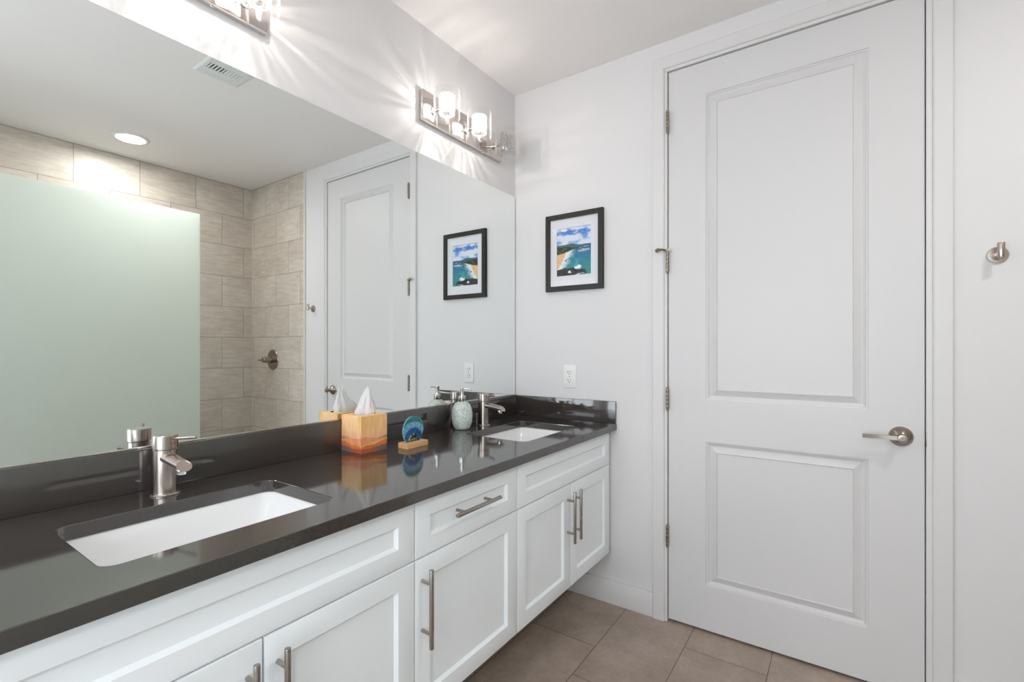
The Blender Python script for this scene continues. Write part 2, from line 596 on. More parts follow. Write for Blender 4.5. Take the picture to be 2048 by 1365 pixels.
# wall behind the camera; its wide window is added to let in fill daylight
OX0, OX1, OZ, OZ0 = .20, 1.92, 2.15, .50
b = B(); b.box(WALLX, OX0, YF - T, YF, 0, CEIL); b.box(OX1, SHX, YF - T, YF, 0, CEIL); b.box(OX0, OX1, YF - T, YF, OZ, CEIL); b.box(OX0, OX1, YF - T, YF, 0, OZ0)
structure(b.build('wall_front', M['wall'], smooth=0), 'white wall with an added wide window behind the photographer', 'wall')
b = B()
for x0_, x1_, z0_, z1_ in ((OX0, OX0 + .05, OZ0, OZ), (OX1 - .05, OX1, OZ0, OZ), (OX0, OX1, OZ0, OZ0 + .05), (OX0, OX1, OZ - .05, OZ), ((OX0 + OX1) / 2 - .02, (OX0 + OX1) / 2 + .02, OZ0, OZ)):
    b.box(x0_, x1_, YF - .09, YF - .04, z0_, z1_)
structure(b.build('added_window', M['trim'], smooth=0), 'added white framed window giving fill daylight from behind the camera', 'window')
b = B(); b.box(1.97, 2.07, -2.30, -.012, 0, .10, .004)
structure(b.build('shower_curb', M['tile_curb']), 'tiled curb at the foot of the shower opening', 'curb')

# baseboards
b = B(); b.box(WALLX, .751, -.014, 0, 0, .11, .003)
structure(b.build('baseboard_back', M['trim']), 'white baseboard between vanity corner and door casing', 'baseboard')
b = B(); b.box(1.757, TX, -.014, 0, 0, .11, .003)
structure(b.build('baseboard_right', M['trim']), 'white baseboard between door casing and shower tile', 'baseboard')
b = B(); b.box(WALLX, .008, YF, -.014, 0, .11, .003)
structure(b.build('baseboard_left', M['trim']), 'white baseboard under the wall-hung vanity', 'baseboard')

# door casing + jamb
b = B()
cp = [(0, .0), (0, .014), (.004, .016), (.048, .012), (.052, .010), (.052, 0)]
def casing():
    x0, x1, zt = .751, 1.757, 2.506
    w = .052
    # profile points (in, out): inset from the outer edge, projection
    prof = [(0, 0), (0, .013), (.003, .016), (.047, .016), (.052, .012), (.052, 0)]
    vs, fs = [], []
    for ins, pr in prof:
        vs += [(x0 + ins, -pr, 0), (x0 + ins, -pr, zt - ins), (x1 - ins, -pr, zt - ins), (x1 - ins, -pr, 0)]
    for i in range(len(prof) - 1):
        for k in range(3):
            fs.append((i * 4 + k, i * 4 + k + 1, i * 4 + 4 + k + 1, i * 4 + 4 + k))
    return vs, fs
vs, fs = casing()
b.add(vs, fs)
structure(b.build('trim_2', M['trim'], smooth=30), 'white flat casing around the door', 'trim')
b = B()
b.box(.803, .8145, -.008, T, 0, 2.440, .001); b.box(1.6885, 1.705, -.008, T, 0, 2.440, .001); b.box(.803, 1.705, -.008, T, 2.4405, 2.454, .001)
b.box(.8145, .826, .045, .08, 0, 2.44); b.box(1.677, 1.6885, .045, .08, 0, 2.44); b.box(.8145, 1.6885, .045, .08, 2.43, 2.4405)
structure(b.build('trim_3', M['trim'], smooth=0), 'white door jamb around the slab', 'trim')

# ------------------------------------------------------------------ door
dx0, dx1, dz0, dz1 = .8180, 1.6855, .012, 2.4365
def fdoor(u, v, d):
    return (u, 0.002 - d, v)
b = B()
pans = [(.975, 1.531, .992, 2.297), (.975, 1.531, .202, .814)]
# slab: edges and back
b.loops((dx0, dx1, dz0, dz1), [(0, 0, 0), (0, 0, -.040)], lambda u, v, d: fdoor(u, v, d), cap=True)
# front stiles and rails round the two panels
def q(u0, u1, v0, v1):
    b.add([fdoor(u0, v0, 0), fdoor(u1, v0, 0), fdoor(u1, v1, 0), fdoor(u0, v1, 0)], [(0, 1, 2, 3)])
zc = [dz0, .202, .814, .992, 2.297, dz1]
xc = [dx0, .975, 1.531, dx1]
for i in range(5):
    for j in range(3):
        if j == 1 and i in (1, 3):
            continue
        q(xc[j], xc[j + 1], zc[i], zc[i + 1])
prof = [(0, 0), (.0012, -.0040), (.0060, -.0050), (.0072, -.0080), (.0165, -.0150), (.0185, -.0150), (.0435, -.0020), (.0460, -.0060)]
for r in pans:
    b.loops(r, [(i, i, d) for i, d in prof], fdoor)
door = structure(b.build('door_1', M['door'], smooth=20), 'closed white two-panel door with lever handle', 'door')

def hinge(zm, pin_top=.0):
    b = B()
    for k in range(5):
        z0 = zm - .0445 + k * .0178
        b.cyl((.8165, -.0125, z0 + .0006), (.8165, -.0125, z0 + .0172), .0065, seg=16, bev=.0008)
    b.cyl((.8165, -.0125, zm - .048), (.8165, -.0125, zm + .048), .004, seg=12)
    b.sphere((.8165, -.0125, zm + .047), .0055, 12)
    b.sphere((.8165, -.0125, zm - .047), .0055, 12)
    b.box(.8148, .8182, -.011, .01, zm - .0445, zm + .0445)
    return b.build('hinge', M['brass'], door)
for zm in (2.215, 1.597, .990, .382):
    h = hinge(zm)
# hinge-pin door stop on the second hinge
b = B()
b.tube([(.8165, -.0125, 1.645), (.80, -.028, 1.649), (.782, -.044, 1.648)], .0042, 10)
b.cyl((.8165, -.0125, 1.640), (.8165, -.0125, 1.651), .009, seg=16, bev=.001)
ds = b.build('hinge_pin_door_stop', M['brass'], door)
b = B(); b.cyl((.787, -.041, 1.6475), (.774, -.030, 1.645), .0085, seg=16, bev=.002)
b.build('stop_screw', M['brass'], ds)
b = B(); b.cyl((.8205, -.017, 1.646), (.8275, -.0075, 1.646), .007, seg=16, bev=.0015)
b.build('rubber_tip', M['rubber'], ds)

# lever handle
hx, hz = 1.622, .905
Th = Matrix.Translation((hx, .002, hz)) @ Matrix.Rotation(radians(90), 4, 'X')
b = B()
b.lathe([(.0345, 0), (.0345, .003), (.033, .0055), (.016, .0225), (.0135, .024), (.0130, .030), (.0120, .031), (.0120, .046)], 48, Th)
rose = b.build('handle_rose', M['nickel_dark'], door)
b = B()
b.lathe([(.0125, .042), (.0140, .044), (.0140, .058), (.0130, .0605), (.0080, .0608), (.0078, .0596)], 40, Th)
vs = []
n = 12
for i in range(n + 1):
    t = i / n
    x = hx - .006 - .104 * t
    hw = .0072 - .0010 * t
    y = -.0475 + .003 * sin(t * pi) - .002 * t
    dd = .0058
    for sy, sz in ((-1, -1), (1, -1), (1, 1), (-1, 1)):
        vs.append((x, y + sy * dd, hz + sz * hw))
fs = [(i * 4 + k, i * 4 + (k + 1) % 4, i * 4 + 4 + (k + 1) % 4, i * 4 + 4 + k) for i in range(n) for k in range(4)]
fs += [(0, 1, 2, 3), tuple(n * 4 + k for k in (3, 2, 1, 0))]
b.add(vs, fs)
lev = b.build('lever', M['nickel_dark'], door)
b = B(); b.lathe([(.0076, .056), (.0076, .0612), (.0064, .0625), (.0, .0626)], 32, Th, cap=False)
k = b.build('lock_button', M['chrome'], lev)
b = B(); b.box(hx - .0004, hx + .0006, -.0612, -.0600, hz - .0012, hz + .0012)
b2 = B(); b2.box(hx - .0006, hx + .0006, -.0612, -.0602, hz - .0022, hz + .0022); b2.build('keyhole', M['slot'], lev)
b = B(); b.box(1.6852, 1.6858, .004, .03, .875, .932); b.box(1.6878, 1.6893, -.0086, .0, .878, .929, .0005)
b.build('strike_plate', M['nickel_dark'], door)

# ------------------------------------------------------------------ mirror
b = B(); b.box(WALLX, -.0001, -2.12, -.0085, .9625, 2.0285, 0)
mr = b.build('wall_mirror', M['mirror'], smooth=0)
mr.data.materials.append(M['mirror_edge'])
for p in mr.data.polygons:
    p.material_index = 0 if p.normal.x > .9 else 1
b = B(); b.box(-.0001, .0035, -2.12, -.0085, .9607, .9655, .0006)
b.build('bottom_strip', M['plate'], mr)  # thin polished metal strip along the mirror's lower edge
tag(mr, 'wide frameless mirror standing on the dark backsplash along the left wall', 'mirror')

# ------------------------------------------------------------------ countertop with cut-outs
SINKS = [(-1.664, ), (-.399, )]
CUT = [(.168, .464, -1.664 - .2195, -1.664 + .2195), (.156, .460, -.399 - .2195, -.399 + .2195)]
bm = bmesh.new()
def loop_edges(pts, z):
    vs = [bm.verts.new((x, y, z)) for x, y in pts]
    return [bm.edges.new((vs[i], vs[(i + 1) % len(vs)])) for i in range(len(vs))]
YV = -2.12
E_ = loop_edges([(.576, -.002), (.0, -.002), (.0, YV), (.576, YV)], CT)
for c in CUT:
    E_ += loop_edges(rrect(*c, .028), CT)
r = bmesh.ops.triangle_fill(bm, use_beauty=True, use_dissolve=False, edges=E_)
faces = [f for f in bm.faces]
for f in faces:
    if f.normal.z < 0:
        f.normal_flip()
ex = bmesh.ops.extrude_face_region(bm, geom=faces)
for v in [g for g in ex['geom'] if isinstance(g, bmesh.types.BMVert)]:
    v.co.z = CT - .030
bmesh.ops.recalc_face_normals(bm, faces=bm.faces)
sharp = [e for e in bm.edges if len(e.link_faces) == 2 and e.calc_face_angle(0) > 1.2 and all(abs(v.co.z - CT) < 1e-5 for v in e.verts)]
bmesh.ops.bevel(bm, geom=sharp, offset=.0018, segments=2, profile=.5, affect='EDGES')
ct = thing('countertop', (.288, -1.06, CT), 'long dark grey quartz vanity top holding both sinks and faucets', 'countertop')
b = B(); b.from_bm(bm, Matrix.Translation((-.288, 1.06, -CT)))
b.build('slab', M['quartz'], ct, smooth=0)
def local(o_):   # shift a builder into the frame of a thing
    return Matrix.Translation(-Vector(o_.location))
b = B(); b.box(WALLX + .0005, .012, YV, -.0125, CT + .0002, .9605, .0012)
tag(b.build('backsplash', M['quartz']), 'long low dark quartz backsplash strip under the mirror', 'backsplash')
b = B(); b.box(WALLX + .0005, .574, -.0125, -.0005, CT + .0002, .9605, .0012)
tag(b.build('side_splash', M['quartz']), 'short dark quartz side splash on the door wall below the outlet', 'backsplash')

# ------------------------------------------------------------------ sinks
def make_sink(c, label):
    x0, x1, y0, y1 = c
    cx, cyy = (x0 + x1) / 2, (y0 + y1) / 2
    t = thing('undermount_sink', (cx, cyy, CT - .030 - .135), label, 'sink', 'undermount sinks in the vanity top')
    ztop = .135
    b = B()
    rings = []
    hx_, hy_ = (x1 - x0) / 2, (y1 - y0) / 2
    def ring(ex, ey, r, z):
        rings.append([(px, py, z) for px, py in rrect(-hx_ - ex, hx_ + ex, -hy_ - ey, hy_ + ey, r, 8)])
    ring(.022, .022, .045, ztop - .0005)
    ring(.004, .004, .030, ztop - .0005)
    ring(.002, .002, .030, ztop - .004)
    ring(-.004, -.012, .032, ztop - .050)
    ring(-.014, -.040, .034, ztop - .095)
    ring(-.026, -.062, .036, ztop - .118)
    ring(-.045, -.085, .040, ztop - .128)
    ring(-.080, -.140, .030, ztop - .131)
    ring(-.1255, -.197, .0224, ztop - .1335)
    n = len(rings[0])
    vs = [p for rg in rings for p in rg]
    fs = [(i * n + k, i * n + (k + 1) % n, i * n + n + (k + 1) % n, i * n + n + k) for i in range(len(rings) - 1) for k in range(n)]
    # outer shell
    o = len(vs)
    rings2 = []
    def ring2(ex, ey, r, z):
        rings2.append([(px, py, z) for px, py in rrect(-hx_ - ex, hx_ + ex, -hy_ - ey, hy_ + ey, r, 8)])
    ring2(.022, .022, .045, ztop - .0005); ring2(.022, .022, .045, ztop - .012); ring2(.010, .008, .04, ztop - .014)
    ring2(.004, -.004, .04, ztop - .06); ring2(-.01, -.05, .045, ztop - .125); ring2(-.04, -.08, .045, ztop - .1345)
    vs += [p for rg in rings2 for p in rg]
    fs += [(o + i * n + k, o + i * n + n + k, o + i * n + n + (k + 1) % n, o + i * n + (k + 1) % n) for i in range(len(rings2) - 1) for k in range(n)]
    fs.append(tuple(o + (len(rings2) - 1) * n + k for k in range(n)))
    b.add(vs, fs)
    b.build('basin', M['porcelain'], t, smooth=50)
    b = B(); b.lathe([(.0225, .0010), (.0225, .0030), (.020, .0042), (.018, .0035), (.017, .0030), (.0165, .0060), (.012, .0085), (.0, .0090)], 32, cap=False)
    b.build('drain', M['nickel'], t)
    return t
make_sink(CUT[0], 'white rectangular undermount sink nearest the camera, in front of the near faucet')
make_sink(CUT[1], 'white rectangular undermount sink in the far corner by the side splash')

# ------------------------------------------------------------------ faucets
def make_faucet(loc, label, turn):
    t = thing('faucet', loc, label, 'faucet', 'single-lever vanity faucets')
    b = B(); b.lathe([(.0315, 0), (.0318, .0025), (.0300, .0048), (.0245, .0055)], 48); b.build('base_flange', M['nickel'], t)
    b = B(); b.lathe([(.0245, .0055), (.0247, .110), (.0235, .1115), (.0235, .1125)], 48); b.build('body', M['nickel'], t)
    # spout: elliptical tube, slants a little down, end cut on a slope
    b = B()
    vs, fs = [], []
    n, sg = 10, 24
    for i in range(n + 1):
        tt = i / n
        for k in range(sg):
            a = 2 * pi * k / sg
            ww = .0175 - .001 * tt
            hh = .0135 - .0020 * tt
            xx = .004 + .104 * tt
            if i == n:
                xx += -.010 * sin(a)
            vs.append((xx, ww * cos(a), .0930 - .0095 * tt + hh * sin(a)))
    for i in range(n):
        for k in range(sg):
            fs.append((i * sg + k, i * sg + (k + 1) % sg, i * sg + sg + (k + 1) % sg, i * sg + sg + k))
    fs.append(tuple(n * sg + k for k in range(sg)))
    b.add(vs, fs)
    sp = b.build('spout', M['nickel'], t, smooth=45)
    b = B(); b.cyl((.094, 0, .0780), (.0925, 0, .0630), .0115, seg=24, bev=.0012); b.build('aerator', M['chrome'], sp)
    b = B(); b.lathe([(.0262, .1130), (.0270, .1140), (.0272, .1440), (.0264, .1455), (.0, .1462)], 48, cap=False)
    hc = b.build('handle_cap', M['nickel'], t)
    b = B(); ca, sa = cos(turn), sin(turn)
    b.cyl((.022 * ca, .022 * sa, .137), (.090 * ca, .090 * sa, .1430), .0041, seg=20, bev=.001); b.build('lever', M['nickel'], hc)
    for nm, m_, s in (('hot_mark', M['redmark'], -1), ('cold_mark', M['bluemark'], 1)):
        b = B()
        a = turn + radians(s * 3.2)
        Tm = Matrix.Rotation(a, 4, 'Z') @ Matrix.Translation((.0271, 0, .1255)) @ Matrix.Rotation(radians(90), 4, 'Y')
        b.lathe([(.0032, 0), (.0030, .0005), (.0, .0006)], 16, Tm @ Matrix.Diagonal((1, .55, 1, 1)), cap=False)
        b.build(nm, m_, hc)
    b = B(); b.cyl((-.037, -.004, 0), (-.037, -.004, .046), .0022, seg=10); b.sphere((-.037, -.004, .049), .0045, 14)
    b.build('lift_rod', M['nickel'], t)
    return t
make_faucet((.084, -1.661, CT), 'brushed nickel single-lever faucet nearest the camera, behind the near sink', radians(23))
make_faucet((.084, -.392, CT), 'brushed nickel single-lever faucet at the far sink beside the soap dispenser', radians(-19))

# ------------------------------------------------------------------ vanity cabinets
FX = .537            # carcass front; fronts are 19 mm thick in front of it
ZB, ZT = .256, .820
def fcab(t):
    lx, ly, lz = t.location
    return lambda u, v, d: (FX + .019 + d - lx, u - ly, v - lz)
def shaker(name, t, y0, y1, z0, z1, rail_u=.053, rail_v=.046, ch=.0072, dep=.009):
    b = B()
    b.loops((y0, y1, z0, z1), [(.0, .0, -.0185), (0, 0, -.0022), (.0006, .0006, -.0006), (.0022, .0022, 0), (rail_u, rail_v, 0), (rail_u + .0012, rail_v + .0012, -.0015), (rail_u + ch, rail_v + ch, -dep), (rail_u + ch + .001, rail_v + ch + .001, -dep)], fcab(t))
    b.loops((y0, y1, z0, z1), [(0, 0, -.0185)], fcab(t))
    return b.build(name, M['cabinet'], t, smooth=25)
def pull(parent, t, y, z, vertical=True):
    lx, ly, lz = t.location
    b = B()
    R = .006
    xb = FX + .019 + .034
    xf = FX + .019
    if vertical:
        b.cyl((xb - lx, y - ly, z - .101 - lz), (xb - lx, y - ly, z + .101 - lz), R, seg=20, bev=.0012)
        for s in (-.064, .064):
            b.cyl((xf - lx - .0002, y - ly, z + s - lz), (xb - lx, y - ly, z + s - lz), .0046, seg=16)
    else:
        b.cyl((xb - lx, y - .101 - ly, z - lz), (xb - lx, y + .101 - ly, z - lz), R, seg=20, bev=.0012)
        for s in (-.064, .064):
            b.cyl((xf - lx - .0002, y + s - ly, z - lz), (xb - lx, y + s - ly, z - lz), .0046, seg=16)
    return b.build('bar_pull', M['pull'], parent)
def cabinet(y0, y1, label):
    t = thing('vanity_cabinet', (0.27, (y0 + y1) / 2, ZB), label, 'cabinet', 'wall-hung vanity cabinets')
    b = B()
    lx, ly, lz = t.location
    w = .016
    x0 = .0082
    e = .0004
    b.box(x0 - lx, FX - lx, y0 + e - ly, y0 + w - ly, 0, CT - .0302 - lz)
    b.box(x0 - lx, FX - lx, y1 - w - ly, y1 - e - ly, 0, CT - .0302 - lz)
    b.box(x0 - lx, FX - .001 - lx, y0 + w - ly, y1 - w - ly, .004, .020)
    b.box(x0 - lx, x0 + .012 - lx, y0 + w - ly, y1 - w - ly, .020, CT - .0302 - lz)
    b.box(FX - .02 - lx, FX - lx, y0 + w - ly, y1 - w - ly, .405, .43)
    b.box(FX - .02 - lx, FX - lx, y0 + w - ly, y1 - w - ly, .545, CT - .0302 - lz)
    b.build('carcass', M['cabinet_inside'], t, smooth=0)
    return t
G = .0021
ZD = .670
# near unit
t = cabinet(-2.062, -1.281, 'white shaker sink cabinet nearest the camera with two doors')
shaker('false_front', t, -2.062 + G, -1.281 - G, ZD + G, ZT)
d = shaker('cabinet_door', t, -2.062 + G, -1.6685 - G, ZB, ZD - G, .053, .052); pull(d, t, -1.699, .546)
d = shaker('cabinet_door', t, -1.6685 + G, -1.281 - G, ZB, ZD - G, .053, .052); pull(d, t, -1.641, .546)
# middle unit
t = cabinet(-1.281, -.8145, 'white shaker cabinet in the middle with one drawer over one door')
d = shaker('drawer_front', t, -1.281 + G, -.8145 - G, ZD + G, ZT); pull(d, t, -1.056, .756, False)
d = shaker('cabinet_door', t, -1.281 + G, -.8145 - G, ZB, ZD - G, .053, .052); pull(d, t, -1.256, .546)
# far unit
t = cabinet(-.8145, -.040, 'white shaker sink cabinet against the door wall with paired pulls')
shaker('false_front', t, -.8145 + G, -.040 - G, ZD + G, ZT)
d = shaker('cabinet_door', t, -.8145 + G, -.4305 - G, ZB, ZD - G, .053, .052); pull(d, t, -.458, .546)
d = shaker('cabinet_door', t, -.4305 + G, -.040 - G, ZB, ZD - G, .053, .052); pull(d, t, -.405, .546)
lx, ly, lz = t.location
b = B(); b.box(FX - .02 - lx, FX + .004 - lx, -.0396 - ly, -.0008 - ly, 0.012, CT - .0302 - lz)
b.build('filler_strip', M['cabinet_inside'], t, smooth=0)

# ------------------------------------------------------------------ numpy pictures
rng = np.random.default_rng(7)
def vnoise(x, y, seed=0):
    xi, yi = np.floor(x).astype(int), np.floor(y).astype(int)
    fx, fy = x - xi, y - yi
    fx, fy = fx * fx * (3 - 2 * fx), fy * fy * (3 - 2 * fy)
    def h(a, b_):
        n = (a * 374761393 + b_ * 668265263 + seed * 974634777) & 0xffffffff
        n = ((n ^ (n >> 13)) * 1274126177) & 0xffffffff
        return ((n ^ (n >> 16)) & 0xffff) / 65535.0
    return (h(xi, yi) * (1 - fx) + h(xi + 1, yi) * fx) * (1 - fy) + (h(xi, yi + 1) * (1 - fx) + h(xi + 1, yi + 1) * fx) * fy
def fbm(x, y, o=5, seed=0, g=.5):
    s, a, t = 0, 1.0, 0
    for i in range(o):
        s = s + a * vnoise(x * 2 ** i + 17.3 * i, y * 2 ** i + 5.1 * i, seed + i)
        t += a
        a *= g
    return s / t
def lin(c):
    c = np.asarray(c, float) / 255.0
    return np.where(c <= .04045, c / 12.92, ((c + .055) / 1.055) ** 2.4)
def sm(a, b_, x):
    t = np.clip((x - a) / (b_ - a), 0, 1)
    return t * t * (3 - 2 * t)
def mixn(A, Bc, f):
    return A * (1 - f[..., None]) + Bc * f[..., None]

def seascape(u, v):
    """u 0..1 left to right, v 0..1 bottom to top"""
    W = .7
    X = u * W
    col = np.zeros(u.shape + (3,))
    # sky
    sky = mixn(np.broadcast_to(lin((120, 170, 225)), col.shape), np.broadcast_to(lin((52, 120, 205)), col.shape), sm(.62, .95, v))
    cl = fbm(X * 5 + 3, v * 9, 6, 3, .58)
    band = .16 * np.exp(-((v - .78) / .07) ** 2) + .10 * np.exp(-((v - .66) / .05) ** 2) + .10 * (v > .93)
    cf = sm(.38, .60, cl + band)
    sky = mixn(sky, np.broadcast_to(lin((226, 230, 240)), col.shape), cf * .9)
    dk = sm(.55, .75, fbm(X * 6 + 40, v * 14, 5, 9)) * sm(.8, .9, v)
    sky = mixn(sky, np.broadcast_to(lin((110, 145, 195)), col.shape), dk * .5)
    col = sky
    # sea
    hz = .622
    sea_far, sea_mid, sea_near = lin((22, 78, 130)), lin((24, 118, 150)), lin((42, 135, 140))
    sea = mixn(np.broadcast_to(sea_far, col.shape), np.broadcast_to(sea_mid, col.shape), sm(hz, .42, v))
    sea = mixn(sea, np.broadcast_to(sea_near, col.shape), sm(.45, .12, v))
    rp = fbm(X * 10, v * 40, 5, 21)
    sea = sea * (0.72 + .56 * rp)[..., None]
    pale = sm(.5, .7, fbm(X * 7 + 4, v * 10, 4, 33)) * sm(.5, .3, v) * sm(.85, .4, u)
    sea = mixn(sea, np.broadcast_to(lin((95, 190, 190)), col.shape), pale * .6)
    ms = sm(hz + .002, hz - .002, v)
    col = mixn(col, sea, ms)
    # white caps far right
    wc = sm(.62, .70, fbm(X * 9 + 7, v * 40 + 3, 4, 51)) * np.exp(-((v - (.50 + .05 * (u - .7))) / .035) ** 2) * sm(.45, .6, u)
    st = np.exp(-((v - (.555 + .02 * np.sin(u * 9)) ) / .006) ** 2) * sm(.62, .72, u) * sm(.98, .85, u)
    st2 = np.exp(-((v - (.485 + .02 * u)) / .010) ** 2) * sm(.58, .68, u) * sm(.98, .9, u)
    col = mixn(col, np.broadcast_to(lin((225, 235, 240)), col.shape), np.clip(wc + st * .8 + st2 * .9, 0, 1))
    # far hills
    h1 = hz + .035 * np.exp(-((u - .42) / .15) ** 2) + .02 * np.exp(-((u - .1) / .2) ** 2) + .006 * fbm(X * 20, u * 0, 3, 61)
    h1 = hz - .004 + (h1 - hz + .004) * sm(.80, .50, u)
    mh = (v < h1) & (v > hz - .03 - .05 * u) & (u < .78)
    col = np.where(mh[..., None], lin((58, 100, 112)) * (.8 + .4 * fbm(X * 30, v * 30, 3, 62))[..., None], col)
    # wooded headland
    top = .60 - .05 * np.clip((u - .25) / .5, 0, 1) + .012 * fbm(X * 26, u * 0 + 2, 3, 71)
    bot = .455 + .10 * sm(.0, .68, u)
    mw = (v < top) & (v > bot) & (u < .70)
    g = fbm(X * 34, v * 50, 4, 73)
    col = np.where(mw[..., None], mixn(np.broadcast_to(lin((18, 34, 22)), col.shape), np.broadcast_to(lin((92, 104, 52)), col.shape), sm(.45, .75, g)), col)
    # beach: between the left edge and a curve
    edge = .42 - .42 * ((.50 - v) / .34) ** 1.0
    edge = np.where(v > .50, .46, .44 * np.clip(1 - (.5 - v) / .40, 0, 1) ** .75)
    mb = (v < bot) & (u < edge * .72 - .05 + .05 * fbm(X * 12, v * 12, 3, 84)) & (v > .14)
    bc = mixn(np.broadcast_to(lin((240, 200, 156)), col.shape), np.broadcast_to(lin((220, 168, 118)), col.shape), fbm(X * 30, v * 30, 3, 81))
    # surf
    dsh = (u - edge * .72 + .045)
    sf = sm(.0, .03, dsh) * sm(.20 + .22 * fbm(X * 6, v * 8, 3, 83), .03, dsh) * (v < bot) * (v > .10)
    sfn = sm(.38, .56, fbm(X * 16, v * 22, 5, 85, .6) + sf * .18)
    col = mixn(col, np.broadcast_to(lin((228, 238, 240)), col.shape), np.clip(sf * sfn * 1.2, 0, 1))
    col = np.where(mb[..., None], bc, col)
    # rocks and spray at the bottom
    rk = fbm(X * 9 + 2, v * 11, 5, 91, .6)
    rt = .155 + .07 * np.exp(-((u - .28) / .2) ** 2) - .06 * np.clip(u - .55, 0, 1)
    mr_ = (v < rt - .05 + .10 * (rk - .4)) & ((u < .52) | (rk > .56))
    rc = mixn(np.broadcast_to(lin((14, 15, 16)), col.shape), np.broadcast_to(lin((64, 62, 58)), col.shape), sm(.45, .75, fbm(X * 40, v * 40, 4, 95)))
    col = np.where(mr_[..., None], rc, col)
    sp = np.exp(-(((u - .63) / .10) ** 2 + ((v - .175) / .05) ** 2)) + .9 * np.exp(-(((u - .40) / .10) ** 2 + ((v - .085) / .03) ** 2)) + .9 * np.exp(-(((u - .60) / .12) ** 2 + ((v - .02) / .04) ** 2)) + .5 * np.exp(-(((u - .85) / .1) ** 2 + ((v - .05) / .02) ** 2))
    ms_ = sm(.42, .60, sp * .62 + (fbm(X * 22, v * 26, 5, 99) - .35) * .9) * sm(.25, .5, sp + .1)
    col = mixn(col, np.broadcast_to(lin((236, 240, 244)), col.shape), ms_)
    for ru, rv, ra, rb in ((.50, .105, .10, .04), (.80, .065, .07, .022)):
        m_ = ((u - ru) / ra) ** 2 + ((v - rv) / rb) ** 2 + (fbm(X * 18, v * 22, 4, 101) - .5) * 1.2 < .8
        col = np.where(m_[..., None], rc, col)
    return np.clip(col, 0, 1)

def grid(b, nu, nv, fmap):
    """adds an nu x nv vertex grid; returns the u,v arrays in vertex order"""
    us, vs_ = np.meshgrid(np.linspace(0, 1, nu), np.linspace(0, 1, nv))
    us, vs_ = us.ravel(), vs_.ravel()
    verts = [fmap(a, c) for a, c in zip(us, vs_)]
    fs = [(j * nu + i, j * nu + i + 1, (j + 1) * nu + i + 1, (j + 1) * nu + i) for j in range(nv - 1) for i in range(nu - 1)]
    b.add(verts, fs)
    return us, vs_

# ------------------------------------------------------------------ framed picture
PX0, PX1, PZ0, PZ1 = .1965, .512, 1.501, 1.8885
pc = thing('picture_frame', ((PX0 + PX1) / 2, 0, PZ0), 'black framed seascape with white mat hanging between mirror corner and door', 'picture')
TL = local(pc)
def fpic(u, v, d):
    return tuple(TL @ Vector((u, -.0005 - d, v)))
b = B()
fw_ = .0245
b.loops((PX0, PX1, PZ0, PZ1), [(fw_, fw_, .0), (0, 0, .0), (0, 0, .0185), (.001, .001, .0195), (fw_ - .004, fw_ - .004, .0205), (fw_, fw_, .0190), (fw_, fw_, .008)], fpic, cap=False)
b.build('frame', M['frame'], pc, smooth=25)
b = B()
mi = fw_ - .001
AX0, AX1, AZ0, AZ1 = .2565, .447, 1.5765, 1.817
b.loops((PX0, PX1, PZ0, PZ1), [(mi, mi, .004), (mi, mi, .0095)], fpic, cap=False)
b.add([fpic(PX0 + mi, PZ0 + mi, .0095), fpic(PX1 - mi, PZ0 + mi, .0095), fpic(PX1 - mi, PZ1 - mi, .0095), fpic(PX0 + mi, PZ1 - mi, .0095),
       fpic(AX0, AZ0, .0095), fpic(AX1, AZ0, .0095), fpic(AX1, AZ1, .0095), fpic(AX0, AZ1, .0095),
       fpic(AX0 + .0012, AZ0 + .0012, .0075), fpic(AX1 - .0012, AZ0 + .0012, .0075), fpic(AX1 - .0012, AZ1 - .0012, .0075), fpic(AX0 + .0012, AZ1 - .0012, .0075)],
      [(k, (k + 1) % 4, 4 + (k + 1) % 4, 4 + k) for k in range(4)] + [(4 + k, 4 + (k + 1) % 4, 8 + (k + 1) % 4, 8 + k) for k in range(4)])
b.build('mat_board', M['mat_board'], pc, smooth=0)
b = B()
us, vs_ = grid(b, 150, 190, lambda a, c: fpic(AX0 - .002 + (AX1 - AX0 + .004) * a, AZ0 - .002 + (AZ1 - AZ0 + .004) * c, .0070))
b.build('art_print', M['print'], pc, smooth=0, col=seascape(us, vs_))
b = B(); b.loops((PX0, PX1, PZ0, PZ1), [(fw_ - .0005, fw_ - .0005, .0125)], fpic)
b.build('glazing', M['glazing'], pc, smooth=0)

